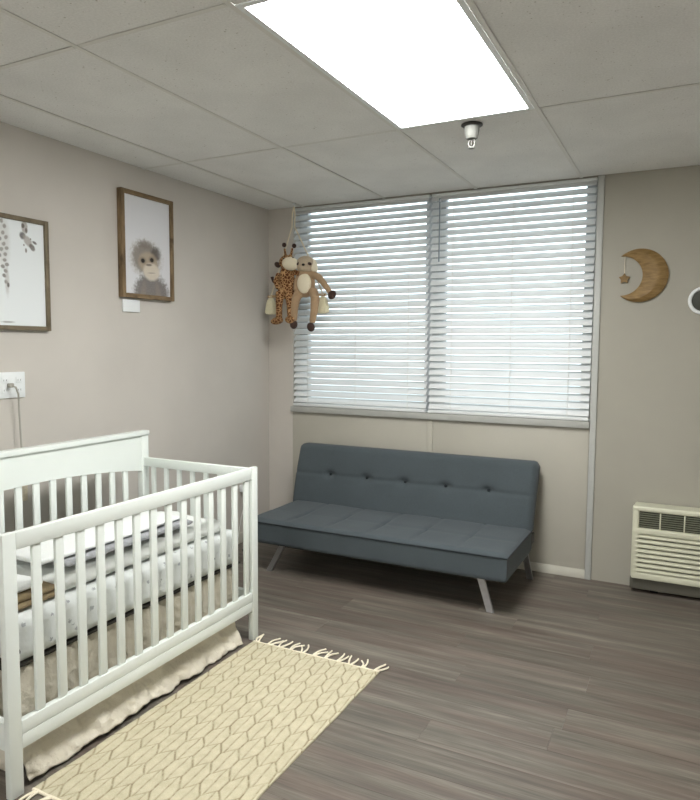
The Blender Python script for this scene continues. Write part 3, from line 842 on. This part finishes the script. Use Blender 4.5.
# ================================================================== MOON
t = thing('moon_wall_ornament', 'golden wooden crescent moon with a small hanging star on the wall', 'wall ornament', (2.46, YW, 1.60))
R1, R2, off = 0.145, 0.108, 0.092
mc = (2.441, 1.748)
xi = (R1 * R1 - R2 * R2 - 0) ; xk = (R1 ** 2 - R2 ** 2 + off ** 2) / (2 * -off)   # along x from centre (tips lie left)
a1 = math.acos(xk / R1); tip = R1 * math.sin(a1)
N = 48
outer = [(R1 * math.cos(a1 - 2 * a1 * k / N), R1 * math.sin(a1 - 2 * a1 * k / N)) for k in range(N + 1)]
a2 = math.atan2(tip, xk + off)
inner = [(-off + R2 * math.cos(a2 - 2 * a2 * k / N), R2 * math.sin(a2 - 2 * a2 * k / N)) for k in range(N + 1)]
b = bmesh.new(); rings = []
NS = 8
for k in range(N + 1):
    o_, i_ = Vector(outer[k]), Vector(inner[k]); wd = (o_ - i_).length; ring = []
    prof = []
    for s in range(NS + 1):
        q = s / NS; p = o_.lerp(i_, q)
        # thick slab with a ridge nearer the outer rim
        h = 0.012 + min(0.020, wd * 0.25) * (min(1, q / 0.38) if q < 0.38 else min(1, (1 - q) / 0.62)) ** 0.7
        prof.append((p, h))
    for p, h in prof: ring.append(b.verts.new((mc[0] + p.x, YW - 0.002 - h, mc[1] + p.y)))
    for p, h in prof[::-1]: ring.append(b.verts.new((mc[0] + p.x, YW - 0.002, mc[1] + p.y)))
    rings.append(ring)
for A, B in zip(rings, rings[1:]):
    n = len(A)
    for k in range(n):
        try: b.faces.new((A[k], A[(k + 1) % n], B[(k + 1) % n], B[k]))
        except ValueError: pass
bmesh.ops.remove_doubles(b, verts=b.verts[:], dist=0.0003)
obj('crescent', b, 'moon', t, angle=30)
sx, sz = 2.364, 1.733
b = bmesh.new(); tube(b, [(sx, YW - 0.012, mc[1] + 0.108), (sx, YW - 0.012, sz + 0.02)], 0.0016, 6); obj('string', b, 'rope', t)
b = bmesh.new()
poly = [((0.030 if k % 2 == 0 else 0.018) * math.sin(PI * k / 5) + sx, (0.030 if k % 2 == 0 else 0.018) * math.cos(PI * k / 5) + sz) for k in range(10)]
prism(b, poly, YW - 0.018, YW - 0.006, 'y'); obj('star', b, 'moon', t, smooth=False)

# round white-rimmed fixture
t = thing('round_wall_mirror', 'small round white-rimmed mirror with dark glass on the wall past the moon', 'mirror', (2.765, YW, 1.53))
c = (2.759, YW, 1.603)
b = bmesh.new(); rr, rn = 0.066, 0.011
for_ = [(c[0] + rr * math.cos(2 * PI * k / 40), YW - 0.016, c[2] + rr * math.sin(2 * PI * k / 40)) for k in range(41)]
tube(b, for_, 0.0095, 10, caps=False); bmesh.ops.remove_doubles(b, verts=b.verts[:], dist=0.0002); obj('rim', b, 'white_pl', t)
b = bmesh.new(); lathe(b, [(0.065, -0.001), (0.065, -0.010), (0.058, -0.012)], c, 'y', 40); obj('glass', b, 'dark_glass', t)

# ================================================================== WALL AIR CONDITIONER
AX0, AX1 = 2.462, 3.53
ac = thing('wall_air_conditioner', 'cream louvred air conditioner unit low on the window wall', 'air conditioner', ((AX0 + AX1) / 2, 3.97, 0))
AYF = 3.905
b = bmesh.new(); rbx(b, AX0 + 0.004, AX1 - 0.004, AYF + 0.022, YW - 0.008, 0.085, 0.492, r=0.012, seg=3); obj('body', b, 'ac', ac)
obj('plinth', boxes([(AX0 - 0.004, AX1 + 0.004, AYF + 0.030, YW - 0.008, 0.022, 0.0845)], 0.004), 'ac_dark', ac)
for px in (AX0 + 0.12, AX1 - 0.12): obj('foot', boxes([(px - 0.02, px + 0.02, 3.97, 4.01, 0.0, 0.0215)], 0.003), 'black', ac)
# front shell: frame around the upper grille
def shell():
    b = bmesh.new()
    zt, zg1, zg0, zm = 0.492, 0.462, 0.372, 0.338
    rbx(b, AX0 - 0.001, AX1 + 0.001, AYF - 0.0012, AYF + 0.05, zg1, zt, r=0.010, seg=3)
    rbx(b, AX0, AX0 + 0.034, AYF, AYF + 0.05, 0.09, zt - 0.004, r=0.010, seg=3)
    rbx(b, AX1 - 0.034, AX1, AYF, AYF + 0.05, 0.09, zt - 0.004, r=0.010, seg=3)
    rbx(b, AX0 + 0.002, AX1 - 0.002, AYF - 0.0012, AYF + 0.05, zm, zg0, r=0.006, seg=2)
    rbx(b, AX0 + 0.002, AX1 - 0.002, AYF - 0.0012, AYF + 0.05, 0.088, 0.124, r=0.008, seg=2)
    return b
obj('front_shell', shell(), 'ac', ac)
gr = obj('grille_recess', boxes([(AX0 + 0.034, AX1 - 0.034, AYF + 0.018, AYF + 0.0215, 0.372, 0.462)]), 'ac_in', ac, smooth=False)
q = bmesh.new(); rbx(q, -(AX1 - AX0) / 2 + 0.035, (AX1 - AX0) / 2 - 0.035, -0.006, 0.006, -0.0022, 0.0022, r=0.0008, seg=1); gm = mesh_of('grille_bar', q, 'grille')
for k in range(7): inst('grille_bar', gm, ((AX0 + AX1) / 2, AYF + 0.011, 0.381 + 0.012 * k), ac)
k = 0
xv = AX0 + 0.138
while xv < AX1 - 0.05:
    obj('grille_divider', boxes([(xv - 0.0035, xv + 0.0035, AYF + 0.003, AYF + 0.017, 0.371, 0.463)], 0.001), 'ac', ac); xv += 0.117
obj('louvre_recess', boxes([(AX0 + 0.034, AX1 - 0.034, AYF + 0.018, AYF + 0.0215, 0.124, 0.340)]), 'ac_in', ac, smooth=False)
q = bmesh.new(); L = (AX1 - AX0) / 2 - 0.014
prism(q, [(-0.004, -0.010), (0.000, -0.009), (0.012, 0.006), (0.013, 0.010), (0.004, 0.010), (-0.006, 0.004), (-0.008, -0.004)], -L, L, 'x'); lm = mesh_of('louvre', q, 'ac')
for k in range(8): inst('louvre', lm, ((AX0 + AX1) / 2, AYF + 0.006, 0.1375 + 0.0268 * k), ac)

# ================================================================== PLUSH TOYS ON THEIR SWING
TY = 3.885
def tp(px, py, y=TY):           # coordinates measured on the swing's own vertical plane
    return Vector((0.2805 + (px - 291) * 0.00774 - 0.62 * (y - TY), y, 1.908 - (py - 263) * 0.00662 + 0.10 * (y - TY)))
sw = thing('toy_swing', 'wooden bar swing on cotton ropes with cream tassels hanging by the window', 'swing', (0.33, TY, 1.66))
top = Vector((0.292, 3.905, HC))
b = bmesh.new(); lathe(b, [(0.012, -0.002), (0.012, -0.006), (0.004, -0.010)], (top.x, top.y, HC), n=14)
tube(b, [(top.x, top.y, HC - 0.009), (top.x + 0.009, top.y, HC - 0.016), (top.x + 0.006, top.y, HC - 0.028), (top.x - 0.006, top.y, HC - 0.026)], 0.0022, 8); obj('hook', b, 'white_pl', sw)
L_, R2_ = tp(270, 296), tp(323, 296)
knot = Vector((0.296, TY + 0.006, 2.150))
for s, e in ((-1, L_), (1, R2_)):
    b = bmesh.new()
    side = Vector((s * 0.010, 0, 0))
    tube(b, [top + Vector((0, 0, -0.024)), top + side + Vector((0, -0.004, -0.07)), knot + side, knot.lerp(e, 0.5) + Vector((s * 0.012, 0.012, 0)), e + Vector((0, 0, 0.0))], 0.0052, 8)
    obj('rope', b, 'rope', sw)
b = bmesh.new(); tube(b, [L_ + Vector((-0.022, 0, 0)), R2_ + Vector((0.022, 0, 0))], 0.0085, 12); obj('bar', b, 'bar', sw)
for e in (L_, R2_):
    b = bmesh.new(); n = 20; rings = []
    prof = [(0.005, -0.006), (0.016, -0.012), (0.022, -0.020), (0.032, -0.045), (0.038, -0.080), (0.041, -0.110), (0.038, -0.120), (0.025, -0.124)]
    for r, h in prof:
        rings.append([b.verts.new((e.x + (r * (1 + 0.13 * (k % 2))) * math.cos(2 * PI * k / n), e.y + 0.5 * r * (1 + 0.13 * (k % 2)) * math.sin(2 * PI * k / n), e.z + h + (0.006 * random.random() if h < -0.1 else 0))) for k in range(n)])
    for A, B in zip(rings, rings[1:]):
        for k in range(n): b.faces.new((A[k], A[(k + 1) % n], B[(k + 1) % n], B[k]))
    b.faces.new(rings[0][::-1]); b.faces.new(rings[-1]); obj('tassel', b, 'tassel', sw)
    b = bmesh.new(); tube(b, [e + Vector((0.013 * math.cos(a), 0.013 * math.sin(a), 0)) for a in [2 * PI * k / 12 for k in range(13)]], 0.003, 6); obj('knot', b, 'rope', sw)

def plush(o, vox=0.0055):
    m = o.modifiers.new('remesh', 'REMESH'); m.mode = 'VOXEL'; m.voxel_size = vox; m.use_smooth_shade = True
    s = o.modifiers.new('smooth', 'SMOOTH'); s.factor = 0.6; s.iterations = 6
def rotY(a): return Matrix.Rotation(a, 4, 'Y')
FY = TY - 0.035           # bodies lean in front of the bar
# giraffe
g = thing('plush_giraffe', 'spotted plush giraffe with cream muzzle sitting on the rope swing', 'plush toy', tp(286, 322))
b = bmesh.new()
ball(b, tp(286.5, 283, FY), (0.064, 0.046, 0.095)); ball(b, tp(287, 291, FY), (0.066, 0.048, 0.055))
tube(b, [tp(287, 280, FY), tp(287, 268, FY)], [0.055, 0.040], 14)
ball(b, tp(287, 262, FY - 0.004), (0.058, 0.046, 0.047))
for px in (284.5, 292.5): tube(b, [tp(288 + (px - 288) * 0.5, 259, FY), tp(px, 248, FY)], [0.011, 0.008], 10)
tube(b, [tp(280, 293, FY - 0.02), tp(279.5, 299, FY - 0.055), tp(279, 306, FY - 0.05), tp(279, 318, FY - 0.045)], [0.034, 0.027, 0.023, 0.022], 12)
tube(b, [tp(289, 293, FY - 0.02), tp(289.5, 299, FY - 0.055), tp(290, 306, FY - 0.05), tp(290.5, 317, FY - 0.045)], [0.034, 0.027, 0.023, 0.022], 12)
ball(b, tp(276.8, 320.5, FY - 0.06), (0.044, 0.045, 0.024), rotY(-0.2)); ball(b, tp(290.5, 319.5, FY - 0.065), (0.034, 0.045, 0.026))
tube(b, [tp(279, 273, FY), tp(275.5, 281, FY - 0.02), tp(277.5, 288, FY - 0.035)], [0.020, 0.018, 0.014], 10)
tube(b, [tp(293, 272, FY), tp(299, 274, FY - 0.03)], [0.02, 0.017], 10)
o = obj('body', b, 'giraffe', g); plush(o)
b = bmesh.new(); ball(b, tp(290.5, 264, FY - 0.040), (0.062, 0.035, 0.044), rotY(0.18), 20); obj('muzzle', b, 'toy_cream', g)
for px in (284.2, 294.3):
    b = bmesh.new(); ball(b, tp(px, 244.6 + (1.6 if px > 290 else 0), FY), 0.0155); obj('horn_tip', b, 'toy_dark', g)
for px, a in ((277.3, 0.5), (296.5, -0.5)):
    b = bmesh.new(); ball(b, tp(px, 264, FY), (0.026, 0.012, 0.018), rotY(a)); obj('ear', b, 'toy_dark', g)
for px in (283.6, 293.0):
    b = bmesh.new(); ball(b, tp(px, 258.6, FY - 0.046), 0.0062, seg=10); obj('eye', b, 'eye', g)
b = bmesh.new(); tube(b, [tp(278, 286, FY + 0.02), tp(272.5, 281, FY + 0.03), tp(271.5, 276, FY + 0.03)], [0.006, 0.006, 0.012], 8); obj('tail', b, 'toy_dark', g)
# long-limbed tan toy
s_ = thing('plush_sloth', 'tan long-limbed plush toy with cream belly and dark paws', 'plush toy', tp(306, 328))
b = bmesh.new()
ball(b, tp(306, 285, FY), (0.068, 0.048, 0.088)); tube(b, [tp(306, 278, FY), tp(306, 270, FY)], [0.05, 0.04], 12)
tube(b, [tp(299, 294, FY - 0.01), tp(296, 299, FY - 0.05), tp(294.5, 310, FY - 0.055), tp(294, 321, FY - 0.05)], [0.034, 0.030, 0.025, 0.022], 12)
tube(b, [tp(313, 292, FY - 0.01), tp(315, 299, FY - 0.05), tp(314, 311, FY - 0.055), tp(312, 323, FY - 0.05)], [0.034, 0.031, 0.026, 0.020], 12)
tube(b, [tp(312, 275, FY), tp(319, 279, FY - 0.02), tp(325, 287, FY - 0.03), tp(329.5, 294, FY - 0.03)], [0.026, 0.024, 0.020, 0.017], 12)
tube(b, [tp(300, 275, FY), tp(296.5, 283, FY - 0.015), tp(295.5, 291, FY - 0.035)], [0.022, 0.020, 0.016], 12)
o = obj('body', b, 'toy_tan', s_); plush(o)
b = bmesh.new(); ball(b, tp(305.5, 265.5, FY - 0.012), (0.068, 0.052, 0.058), None, 20); ball(b, tp(303.5, 268.5, FY - 0.045), (0.030, 0.022, 0.022)); o = obj('head', b, 'toy_face', s_); plush(o)
b = bmesh.new(); ball(b, tp(304.2, 284, FY - 0.034), (0.052, 0.026, 0.066), None, 20); obj('belly', b, 'toy_cream', s_)
for px, py in ((298.6, 264.5), (309.6, 265.2)):
    h = s_
    b = bmesh.new(); ball(b, tp(px, py, FY - 0.054), (0.015, 0.008, 0.010), rotY(0.4 if px > 305 else -0.4)); obj('eye_patch', b, 'toy_dark', s_)
b = bmesh.new(); ball(b, tp(303.2, 265.8, FY - 0.066), (0.011, 0.008, 0.008)); obj('nose', b, 'eye', s_)
for px in (315.5,):
    b = bmesh.new(); ball(b, tp(313.8, 267, FY + 0.004), (0.022, 0.036, 0.050), rotY(-0.2)); obj('hair', b, 'toy_cream', s_)
for px, py, dx in ((293.8, 324.2, 0.0), (310.8, 327.0, -0.3), (331.2, 296.2, 0.6)):
    b = bmesh.new(); ball(b, tp(px, py, FY - 0.05 if py > 310 else FY - 0.03), (0.026, 0.026, 0.031), rotY(dx)); obj('paw', b, 'toy_dark', s_)
